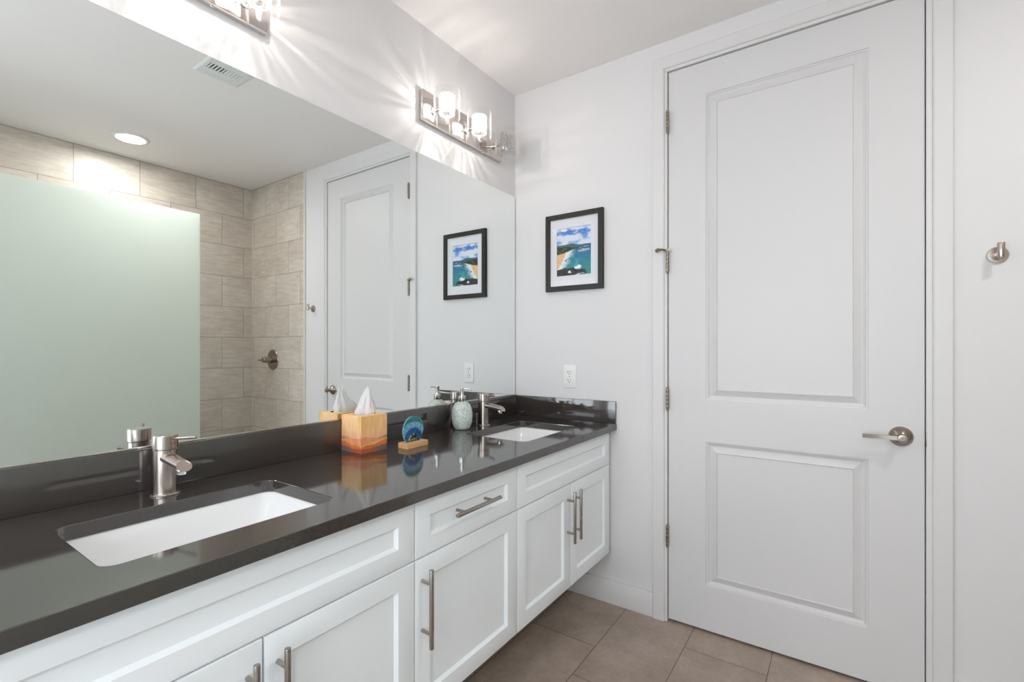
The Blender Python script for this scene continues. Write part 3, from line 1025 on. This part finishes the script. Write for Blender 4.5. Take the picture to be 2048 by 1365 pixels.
# ------------------------------------------------------------------ outlet
oc = thing('wall_outlet', (.3275, 0, 1.012), 'white duplex outlet on the wall above the side splash', 'outlet')
b = B(); b.loops((-.0355, .0355, 0, .117), [(0, 0, 0), (0, 0, .0025), (.0025, .0025, .0050), (.004, .004, .0055)], lambda u, v, d: (u, -d - .0002, v))
b.build('cover_plate', M['plastic'], oc, smooth=30)
for zc_ in (.0780, .0390):
    b = B()
    pts = []
    for k in range(40):
        a = 2 * pi * k / 40
        pts.append((.0172 * cos(a), max(-.0140, min(.0140, .0172 * sin(a)))))
    vs = [(x, -.0050, zc_ + z) for x, z in pts] + [(x * .98, -.0078, zc_ + z * .98) for x, z in pts]
    fs = [(k, (k + 1) % 40, 40 + (k + 1) % 40, 40 + k) for k in range(40)] + [tuple(range(40, 80))]
    b.add(vs, fs)
    rc_ = b.build('receptacle', M['plastic'], oc, smooth=30)
    b = B(); b.box(-.0078, -.0056, -.0082, -.0070, zc_ - .001, zc_ + .0085); b.box(-.0105, -.0056, -.0082, -.0070, zc_ + .0028, zc_ + .0050)
    b.build('neutral_slot', M['slot'], rc_, smooth=0)
    b = B(); b.box(.0056, .0076, -.0082, -.0070, zc_ - .001, zc_ + .0078)
    b.build('hot_slot', M['slot'], rc_, smooth=0)
    b = B(); b.cyl((0, -.0070, zc_ - .0075), (0, -.0082, zc_ - .0075), .0026, seg=16)
    b.build('ground_hole', M['slot'], rc_, smooth=0)
b = B(); b.cyl((0, -.005, .0585), (0, -.0066, .0585), .0026, seg=16, bev=.0004); b.build('cover_screw', M['slotgrey'], oc)

# ------------------------------------------------------------------ robe hook
rh = thing('robe_hook', (1.8625, 0, 1.5115), 'satin nickel robe hook with upright peg on the wall right of the door', 'hook')
Ty = Matrix.Rotation(radians(90), 4, 'X')
b = B(); b.lathe([(.0262, .0002), (.0262, .005), (.0250, .0066), (.0165, .0070), (.0160, .0086), (.0150, .0092), (.0, .0094)], 48, Ty, cap=False); b.build('back_plate', M['nickel'], rh)
b = B(); b.cyl((0, -.008, 0), (0, -.042, .006), .0068, seg=20); b.build('neck', M['nickel'], rh)
b = B(); b.cyl((0, -.046, -.014), (0, -.046, .033), .0092, seg=28, bev=.0010); b.build('peg', M['nickel'], rh)

# ------------------------------------------------------------------ vanity lights
def lamp_nodes(ld, seed):
    ld.use_nodes = True
    nt = ld.node_tree
    em = [n for n in nt.nodes if n.type == 'EMISSION'][0]
    tc = N(nt, 'ShaderNodeTexCoord')
    sp = N(nt, 'ShaderNodeSeparateXYZ'); L(nt, tc.outputs['Normal'], sp.inputs[0])
    rad = mth(nt, 'SQRT', mth(nt, 'ADD', mth(nt, 'ADD', mth(nt, 'MULTIPLY', sp.outputs[1], sp.outputs[1]), mth(nt, 'MULTIPLY', sp.outputs[2], sp.outputs[2])), 1e-4))
    cb = N(nt, 'ShaderNodeCombineXYZ')
    L(nt, mth(nt, 'DIVIDE', sp.outputs[1], rad), cb.inputs[0]); L(nt, mth(nt, 'DIVIDE', sp.outputs[2], rad), cb.inputs[1])
    L(nt, mth(nt, 'MULTIPLY_ADD', sp.outputs[0], .10, seed * 3.7), cb.inputs[2])
    fine = noise(nt, cb.outputs[0], 8.0, 5, .66)
    soft = noise(nt, mapping(nt, tc.outputs['Normal'], (1.5, 3.2, 3.2), (0, 0, 0), (seed, 0, 0)), 2.6, 3, .55)
    # noise in the lamp strength paints the crystal streaks, sharpest back along the wall
    amp = .75
    back = sm_node(nt, mth(nt, 'MULTIPLY', sp.outputs[0], -1.0), -.15, .25)
    amp = mth(nt, 'MULTIPLY_ADD', back, 1.0, amp)
    a = mth(nt, 'MULTIPLY_ADD', mth(nt, 'ADD', sm_node(nt, fine, .40, .64), -.45), amp, 1.0)
    c = mth(nt, 'MULTIPLY_ADD', sm_node(nt, soft, .36, .66), .4, .80)
    up = mth(nt, 'MULTIPLY_ADD', sm_node(nt, sp.outputs[2], .45, .95), -.84, 1.0)
    L(nt, mth(nt, 'MULTIPLY', mth(nt, 'MULTIPLY', a, c), up), em.inputs['Strength'])
def sm_node(nt, v, a, c):
    n = N(nt, 'ShaderNodeMapRange', interpolation_type='SMOOTHSTEP')
    n.inputs['From Min'].default_value = a
    n.inputs['From Max'].default_value = c
    L(nt, v, n.inputs['Value'])
    return n.outputs[0]

def vanity_light(yc, label, lit):
    t = thing('vanity_light', (WALLX, yc, 2.231), label, 'light fixture', 'vanity light bars above the mirror')
    b = B(); b.box(0, .024, -.284, .284, -.063, .063, .0022); b.build('back_plate', M['plate'], t)
    for s in (-.131, .131):
        b = B(); b.cyl((.012, s, -.0625), (.012, s, -.0655), .0045, seg=16, bev=.0008); b.build('thumb_screw', M['chrome'], t)
    for i, s in enumerate((-.217, 0, .217)):
        X = .098
        b = B(); b.cyl((.0235, s, -.006), (.030, s, -.006), .019, seg=28, bev=.0015); b.cyl((.028, s, -.006), (X - .028, s, -.006), .0085, seg=20)
        b.build('arm', M['chrome'], t)
        Tz = Matrix.Translation((X, s, 0))
        b = B(); b.lathe([(.0523, -.0560), (.0526, -.0574), (.0535, -.0580), (.0546, -.0574), (.0549, -.0560), (.0545, -.0545), (.0545, .0545), (.0549, .0560), (.0546, .0574), (.0535, .0580), (.0526, .0574), (.0523, .0560), (.0525, .0545), (.0525, -.0545), (.0523, -.0560)], 56, Tz, cap=False)
        b.build('glass_shade', M['clear_glass'], t)
        # crystal: lumpy thick cylinder
        b = B()
        rr = random.Random(11)
        sg, rows = 36, 10
        vs, fs = [], []
        for j in range(rows + 1):
            for k in range(sg):
                a = 2 * pi * k / sg
                r_ = .0335 + rr.uniform(-.0013, .0013)
                vs.append((X + r_ * cos(a), s + r_ * sin(a), -.039 + .078 * j / rows))
        for j in range(rows):
            for k in range(sg):
                fs.append((j * sg + k, j * sg + (k + 1) % sg, j * sg + sg + (k + 1) % sg, j * sg + sg + k))
        o_ = len(vs)
        for j in (0, rows):
            for k in range(sg):
                a = 2 * pi * k / sg
                vs.append((X + .024 * cos(a), s + .024 * sin(a), -.039 + .078 * j / rows))
        for k in range(sg):
            k2 = (k + 1) % sg
            fs += [(o_ + k, o_ + k2, k2, k), (rows * sg + k, rows * sg + k2, o_ + sg + k2, o_ + sg + k), (o_ + k, o_ + sg + k, o_ + sg + k2, o_ + k2)]
        b.add(vs, fs)
        b.build('crystal_shade', M['crystal'], t, smooth=0)
        b = B(); b.cyl((X, s, -.040), (X, s, -.026), .0095, seg=20, bev=.001); b.build('socket', M['chrome'], t)
        b = B(); b.lathe([(.002, -.026), (.0060, -.024), (.0068, -.018), (.0068, .010), (.0050, .016), (.0015, .020)], 20, Tz)
        b.build('bulb', M['bulb'] if lit[i] else M['bulb_off'], t)
        if lit[i]:
            ld = bpy.data.lights.new('bulb_light', 'POINT')
            ld.energy = BULB_W
            ld.color = (1, .93, .885)
            ld.shadow_soft_size = .006
            lamp_nodes(ld, i + (0 if yc > -1 else 5))
            lo = bpy.data.objects.new('bulb_light', ld)
            COL.objects.link(lo)
            lo.parent = t
            lo.location = (X, s, 0)
    return t
vanity_light(-.434, 'three-shade glass vanity light over the far sink with one unlit bulb', (1, 1, 0))
vanity_light(-1.653, 'glass vanity light above the near sink, cut off by the top edge', (1, 1, 1))

# ------------------------------------------------------------------ shower things
b = B()
b.box(2.012, 2.022, -2.298, -.722, .100, 2.092, .0008)
sg_ = b.build('shower_glass_panel', M['frosted'], smooth=0)
tag(sg_, 'frosted pale green glass shower panel seen in the mirror on the left', 'shower screen')
sv = thing('shower_valve', (2.412, -.012, 1.116), 'satin nickel round shower valve with lever on the tan tile', 'shower valve')
b = B(); b.lathe([(.083, .0), (.083, .003), (.080, .006), (.040, .010), (.034, .011)], 56, Ty); b.build('escutcheon', M['nickel_dark'], sv)
b = B(); b.lathe([(.027, .009), (.026, .040), (.0235, .042), (.0235, .046), (.0245, .048), (.0235, .082), (.021, .086), (.0, .087)], 40, Ty, cap=False); b.build('hub', M['nickel_dark'], sv)
b = B(); b.cyl((.012, -.074, 0), (.075, -.082, -.004), .0062, .0045, seg=16, bev=.001); b.build('lever', M['nickel_dark'], sv)

def can_light(x, y, label, lens):
    t = thing('recessed_light', (x, y, CEIL), label, 'ceiling light')
    b = B(); b.lathe([(.076, -.0030), (.080, -.0095), (.092, -.0080), (.100, -.0025), (.101, -.0002), (.076, -.0002), (.076, -.0030)], 56, cap=False); b.build('trim_ring', M['vent_white'], t)
    b = B(); b.lathe([(.0, -.0045), (.040, -.0044), (.0762, -.0030)], 48, cap=False); b.build('lens', lens, t)
    return t
can_light(2.350, -.990, 'round white downlight in the shower ceiling, seen in the mirror', M['can_lens'])
can_light(1.25, -2.75, 'added round white fill downlight in the ceiling behind the camera', M['fill_lens'])  # unseen downlight, added to brighten the room

# ceiling vent: rows of vanes over a dark backing, with a damper bar
vt = thing('ceiling_vent', (1.047, -1.004, CEIL), 'white louvred ceiling vent reflected at the top of the mirror', 'vent')
b = B()
fv = lambda u, v, d: (u, v, -d)
ox, oy = .108, .104
ix0, ix1, iy0, iy1 = -.028, .028, -.078, .070
# face plate with a slot window: outer loops then strips
b.loops((-ox, ox, -oy, oy), [(0, 0, .0003), (.001, .001, .003), (.010, .010, .0075)], fv, cap=False)
xs_ = [-ox + .010, ix0, ix1, ox - .010]; ys_ = [-oy + .010, iy0, iy1, oy - .010]
for i in range(3):
    for j in range(3):
        if i == 1 and j == 1: continue
        b.add([(xs_[i], ys_[j], -.0075), (xs_[i + 1], ys_[j], -.0075), (xs_[i + 1], ys_[j + 1], -.0075), (xs_[i], ys_[j + 1], -.0075)], [(0, 1, 2, 3)])
b.loops((ix0, ix1, iy0, iy1), [(0, 0, .0075), (0, 0, .0006)], fv, cap=False)
b.build('face_plate', M['vent_white'], vt, smooth=20)
b = B(); b.box(ix0, ix1, iy0, iy1, -.0009, -.0004); b.build('shade_backing', M['slot'], vt, smooth=0)  # black sheet painted in for the shade between the vanes
for k in range(10):
    yv = iy0 + .0074 + k * .0148
    wv = .0042 if k < 5 else .0064
    b = B(); b.box(ix0 + .0005, ix1 - .0005, yv - wv, yv + wv, -.0085, -.0066, .0006)
    b.build('vane', M['vent_white'], vt)
b = B()
pts = [(.050 + .004 * sin(pi * i / 12), -.072 + .132 * i / 12, -.0078) for i in range(13)]
b.tube(pts, .0042, 10); b.build('damper_bar', M['vent_white'], vt)

# ------------------------------------------------------------------ tissue box
tb = thing('tissue_box', (.0655, -1.0505, CT), 'orange desert-patterned tissue box with a tissue standing up', 'tissue box')
b = B()
cols = []
hw = .0545
TH = .126
def desert(s, v, f):
    """s 0..1 along the face, v 0..1 bottom to top, f face index: washes of orange over wavy dunes"""
    st = s + f * 1.0
    wob = .02 * (fbm(st * 5, v * 5, 3, 5) - .5)
    c = mixn(np.broadcast_to(lin((252, 208, 156)), s.shape + (3,)), np.broadcast_to(lin((243, 190, 122)), s.shape + (3,)), sm(.3, .7, fbm(st * 3, v * 1.2, 4, 9)))
    c = mixn(c, np.broadcast_to(lin((246, 178, 142)), c.shape), sm(.62, .42, v) * .55)
    arch = .5 - .5 * np.cos(2 * pi * (s + .5))     # high in the middle of a face is 0
    lay = [(.43 - .05 * np.sin(pi * s) + .02 * np.sin(5 * s + f), (236, 146, 116)),
           (.36 - .02 * np.cos(2 * pi * s + f), (240, 160, 112)),
           (.27 - .06 * np.sin(pi * s * 1.0) * (1 - f % 2) + .10 * (np.abs(s - (1 - f % 2) * 1.0) - .5), (240, 182, 104)),
           (.20 + .12 * (np.abs(s - (1 - (f % 2))) - .35) + .015 * np.sin(9 * s), (222, 118, 60)),
           (.125 + .10 * (np.abs(s - (1 - (f % 2))) - .6), (116, 102, 96))]
    for top, cc in lay:
        c = mixn(c, np.broadcast_to(lin(cc), c.shape) * (.8 + .4 * fbm(st * 9, v * 9, 4, 31))[..., None], sm(top + .008, top - .008, v + wob))
    e = np.abs(s - (1 - (f % 2)))                   # distance from the shared front corner
    foot = .115 * (1 - sm(.25, .75, e))
    c = mixn(c, np.broadcast_to(lin((176, 90, 58)), c.shape), sm(foot + .01, foot - .01, v + wob))
    tl = np.exp(-(((e - .93) / .12) ** 2 + ((v - .36) / .035) ** 2) * 1.0)
    c = mixn(c, np.broadcast_to(lin((128, 152, 128)), c.shape), sm(.3, .6, tl))
    w = fbm(st * 14, v * 4, 4, 77)
    return np.clip(c * (.88 + .24 * w)[..., None], 0, 1)
sides = [((-hw, -hw), (hw, -hw)), ((hw, -hw), (hw, hw)), ((hw, hw), (-hw, hw)), ((-hw, hw), (-hw, -hw))]
for f_, (p0, p1) in enumerate(sides):
    us, vs_ = grid(b, 40, 44, lambda a, c: (p0[0] + (p1[0] - p0[0]) * a, p0[1] + (p1[1] - p0[1]) * a, TH * c))
    cols.append(desert(us, vs_, f_))
# top with an oval opening
nt_ = 48
inner, outer = [], []
for k in range(nt_):
    a = 2 * pi * k / nt_
    inner.append((.0315 * cos(a), .0405 * sin(a), TH))
    m_ = max(abs(cos(a)), abs(sin(a)))
    outer.append((hw * cos(a) / m_, hw * sin(a) / m_, TH))
b.add(inner + outer, [(k, nt_ + k, nt_ + (k + 1) % nt_, (k + 1) % nt_) for k in range(nt_)])
cols.append(np.broadcast_to(lin((252, 206, 148)), (2 * nt_, 3)))
b.add([(-hw, -hw, 0), (-hw, hw, 0), (hw, hw, 0), (hw, -hw, 0)], [(0, 1, 2, 3)])
cols.append(np.broadcast_to(lin((200, 180, 150)), (4, 3)))
b.build('carton', M['carton'], tb, smooth=0, col=np.concatenate(cols))
# seam line on the front corner and flap line
b = B(); b.tube([(hw + .0001, -hw - .0001, TH), (hw + .0001, -hw - .0001, TH * .6), (hw - .004, -hw - .0002, TH * .45), (hw + .0001, -hw - .0001, TH * .18), (hw + .0001, -hw - .0001, 0.0005)], .0005, 6)
b.build('fold_seam', M['slotgrey'], tb)
# tissue
b = B()
sg, rows = 72, 26
vs, fs = [], []
r1 = Vector((.62, .784)); r2 = Vector((-.59, .81))
ap = Vector((.012, .006))
for j in range(rows + 1):
    t_ = j / rows
    z = TH - .006 + .100 * t_
    for k in range(sg):
        a = 2 * pi * k / sg
        dv = Vector((cos(a), sin(a)))
        base = .0235 + .010 * abs(dv.dot(r1)) + .010 * max(0, dv.dot(r2))
        w_ = base * (1 - t_) ** .72 * (1 - .12 * sin(pi * t_)) + .0045 * (1 - t_ * .6)
        flare = .020 * max(0, dv.dot(r2)) ** 3 * math.exp(-((t_ - .28) / .22) ** 2)
        fold = 1 + (.09 * sin(a * 3 + 1.2 + 1.3 * t_) + .06 * sin(a * 7 + 4 - 2.0 * t_) + .025 * sin(a * 13 + 5 * t_)) * (1 - .35 * t_)
        crease = (.0045 * (abs(sin(a * 2.0 + 2.2 * t_ + .4)) - .6) + .0028 * (abs(sin(a * 3.5 - 3.5 * t_ + 1.0)) - .6) + .0016 * sin(31 * t_ + 4 * a) * sin(a * 3)) * min(1, 4 * t_) * (1 - t_ * .55)
        q_ = dv * (w_ * fold + flare + crease) + ap * t_ * 1.0
        if t_ < .16:
            q_ = q_ * (.80 + .20 * (t_ / .16))
        vs.append((q_.x, q_.y, z + .003 * sin(a * 3) * t_))
fs = [(j * sg + k, j * sg + (k + 1) % sg, j * sg + sg + (k + 1) % sg, j * sg + sg + k) for j in range(rows) for k in range(sg)]
fs.append(tuple(rows * sg + k for k in range(sg)))
b.add(vs, fs)
b.build('tissue', M['tissue'], tb, smooth=40)

# ------------------------------------------------------------------ agate slice on a wooden stand
ws = thing('wooden_stand', (.169, -.9155, CT), 'small pale wooden block holding the blue agate slice', 'stand')
b = B()
hx_, hy_, hz_ = .0245, .0505, .0195
b.box(-hx_, -.0037, -hy_, hy_, 0, hz_, .0008); b.box(.0037, hx_, -hy_, hy_, 0, hz_, .0008); b.box(-.0045, .0045, -hy_, hy_, 0, .008, .0003)
b.box(-.0045, .0045, -hy_, -.036, .007, hz_, .0003); b.box(-.0045, .0045, .036, hy_, .007, hz_, .0003)
b.build('block', M['wood'], ws)
ag = thing('agate_slice', (.169, -.9175, CT + .0095), 'polished blue and teal agate slice standing in the wooden block', 'agate')
b = B()
nr, ns = 34, 120
vs, cl = [], []
def outline(a):
    # a measured from +y towards +z, centre of the slice 0.05 up
    w = .0492 * (1 + .03 * sin(2 * a + .5) + .02 * sin(3 * a + 1))
    h = .0520 * (1 + .02 * sin(3 * a))
    return w * cos(a), h * sin(a)
for side in (1, -1):
    for i in range(nr + 1):
        for k in range(ns):
            a = 2 * pi * k / ns
            y, z = outline(a)
            f = i / nr
            edge_in = .0008 * (f > .98)
            vs.append(((.0030 - edge_in) * side, y * f, .0500 + z * f))
A_ = np.array(vs)
y_, z_ = A_[:, 1], A_[:, 2]
d_ = np.sqrt((y_ / 1.0) ** 2 + ((z_ - .014) / 1.02) ** 2)
d_ = d_ + .004 * (fbm(y_ * 70 + 5, z_ * 70 + 5, 3, 3) - .5)
rag = fbm(y_ * 420 + 9, z_ * 420 + 3, 3, 8)
c_ = np.broadcast_to(lin((20, 88, 96)), (len(vs), 3)).copy()
teal = mixn(np.broadcast_to(lin((22, 92, 98)), c_.shape), np.broadcast_to(lin((46, 140, 140)), c_.shape), sm(.3, .7, rag))
lace = mixn(np.broadcast_to(lin((38, 120, 170)), c_.shape), np.broadcast_to(lin((156, 206, 226)), c_.shape), sm(.35, .6, .5 + .5 * np.sin(d_ * 1500 + 9 * rag) * (.5 + rag) - .12))
blue = mixn(np.broadcast_to(lin((8, 66, 120)), c_.shape), np.broadcast_to(lin((20, 98, 158)), c_.shape), sm(.3, .7, fbm(y_ * 150, z_ * 150, 3, 12)))
core = mixn(np.broadcast_to(lin((12, 26, 32)), c_.shape), np.broadcast_to(lin((176, 176, 140)), c_.shape), sm(.50, .70, fbm(y_ * 260 + 2, z_ * 260, 3, 15)))
c_ = teal
c_ = mixn(c_, lace, sm(.0668, .0650, d_))
c_ = mixn(c_, blue, sm(.0455, .0440, d_))
c_ = mixn(c_, core, sm(.0250, .0225, d_ + .006 * (rag - .5)))
rim = np.sqrt(y_ ** 2 / .049 ** 2 + (z_ - .05) ** 2 / .052 ** 2)
c_ = mixn(c_, np.broadcast_to(lin((120, 190, 190)), c_.shape), sm(.965, 1.0, rim) * .7)
fs = []
for s_ in range(2):
    o_ = s_ * (nr + 1) * ns
    for i in range(nr):
        for k in range(ns):
            q4 = (o_ + i * ns + k, o_ + i * ns + (k + 1) % ns, o_ + (i + 1) * ns + (k + 1) % ns, o_ + (i + 1) * ns + k)
            fs.append(q4 if s_ == 1 else q4[::-1])
o1, o2 = nr * ns, (nr + 1) * ns + nr * ns
for k in range(ns):
    fs.append((o1 + k, o1 + (k + 1) % ns, o2 + (k + 1) % ns, o2 + k))
b.add(vs, fs)
b.build('stone', M['agate'], ag, smooth=30, col=c_)

# ------------------------------------------------------------------ soap dispenser
sd = thing('soap_dispenser', (.074, -.533, CT), 'pale green crackle-mosaic soap dispenser with chrome pump by the far faucet', 'soap dispenser', rotz=radians(6))
b = B(); b.lathe([(.0, .0006), (.028, .0006), (.0325, .003), (.0385, .0135), (.0435, .031), (.0458, .050), (.0460, .067), (.0440, .086), (.0390, .102), (.0310, .114), (.0215, .1205), (.0165, .123)], 64, cap=False)
b.build('bottle', M['mosaic'], sd, smooth=60)
b = B(); b.lathe([(.0160, .121), (.0166, .1225), (.0166, .1450), (.0155, .1465), (.0075, .1470), (.0070, .149), (.0070, .155)], 40); b.build('collar', M['chrome'], sd)
b = B(); b.lathe([(.0060, .153), (.0082, .155), (.0088, .174), (.0100, .180), (.0100, .1835), (.0, .1845)], 36, cap=False)
pm = b.build('pump_head', M['chrome'], sd)
b = B(); b.tube([(.006, 0, .1785), (.028, 0, .1790), (.042, 0, .1775), (.047, 0, .1755)], [.0042, .0038, .0034, .0028], 14); b.build('spout', M['chrome'], pm)
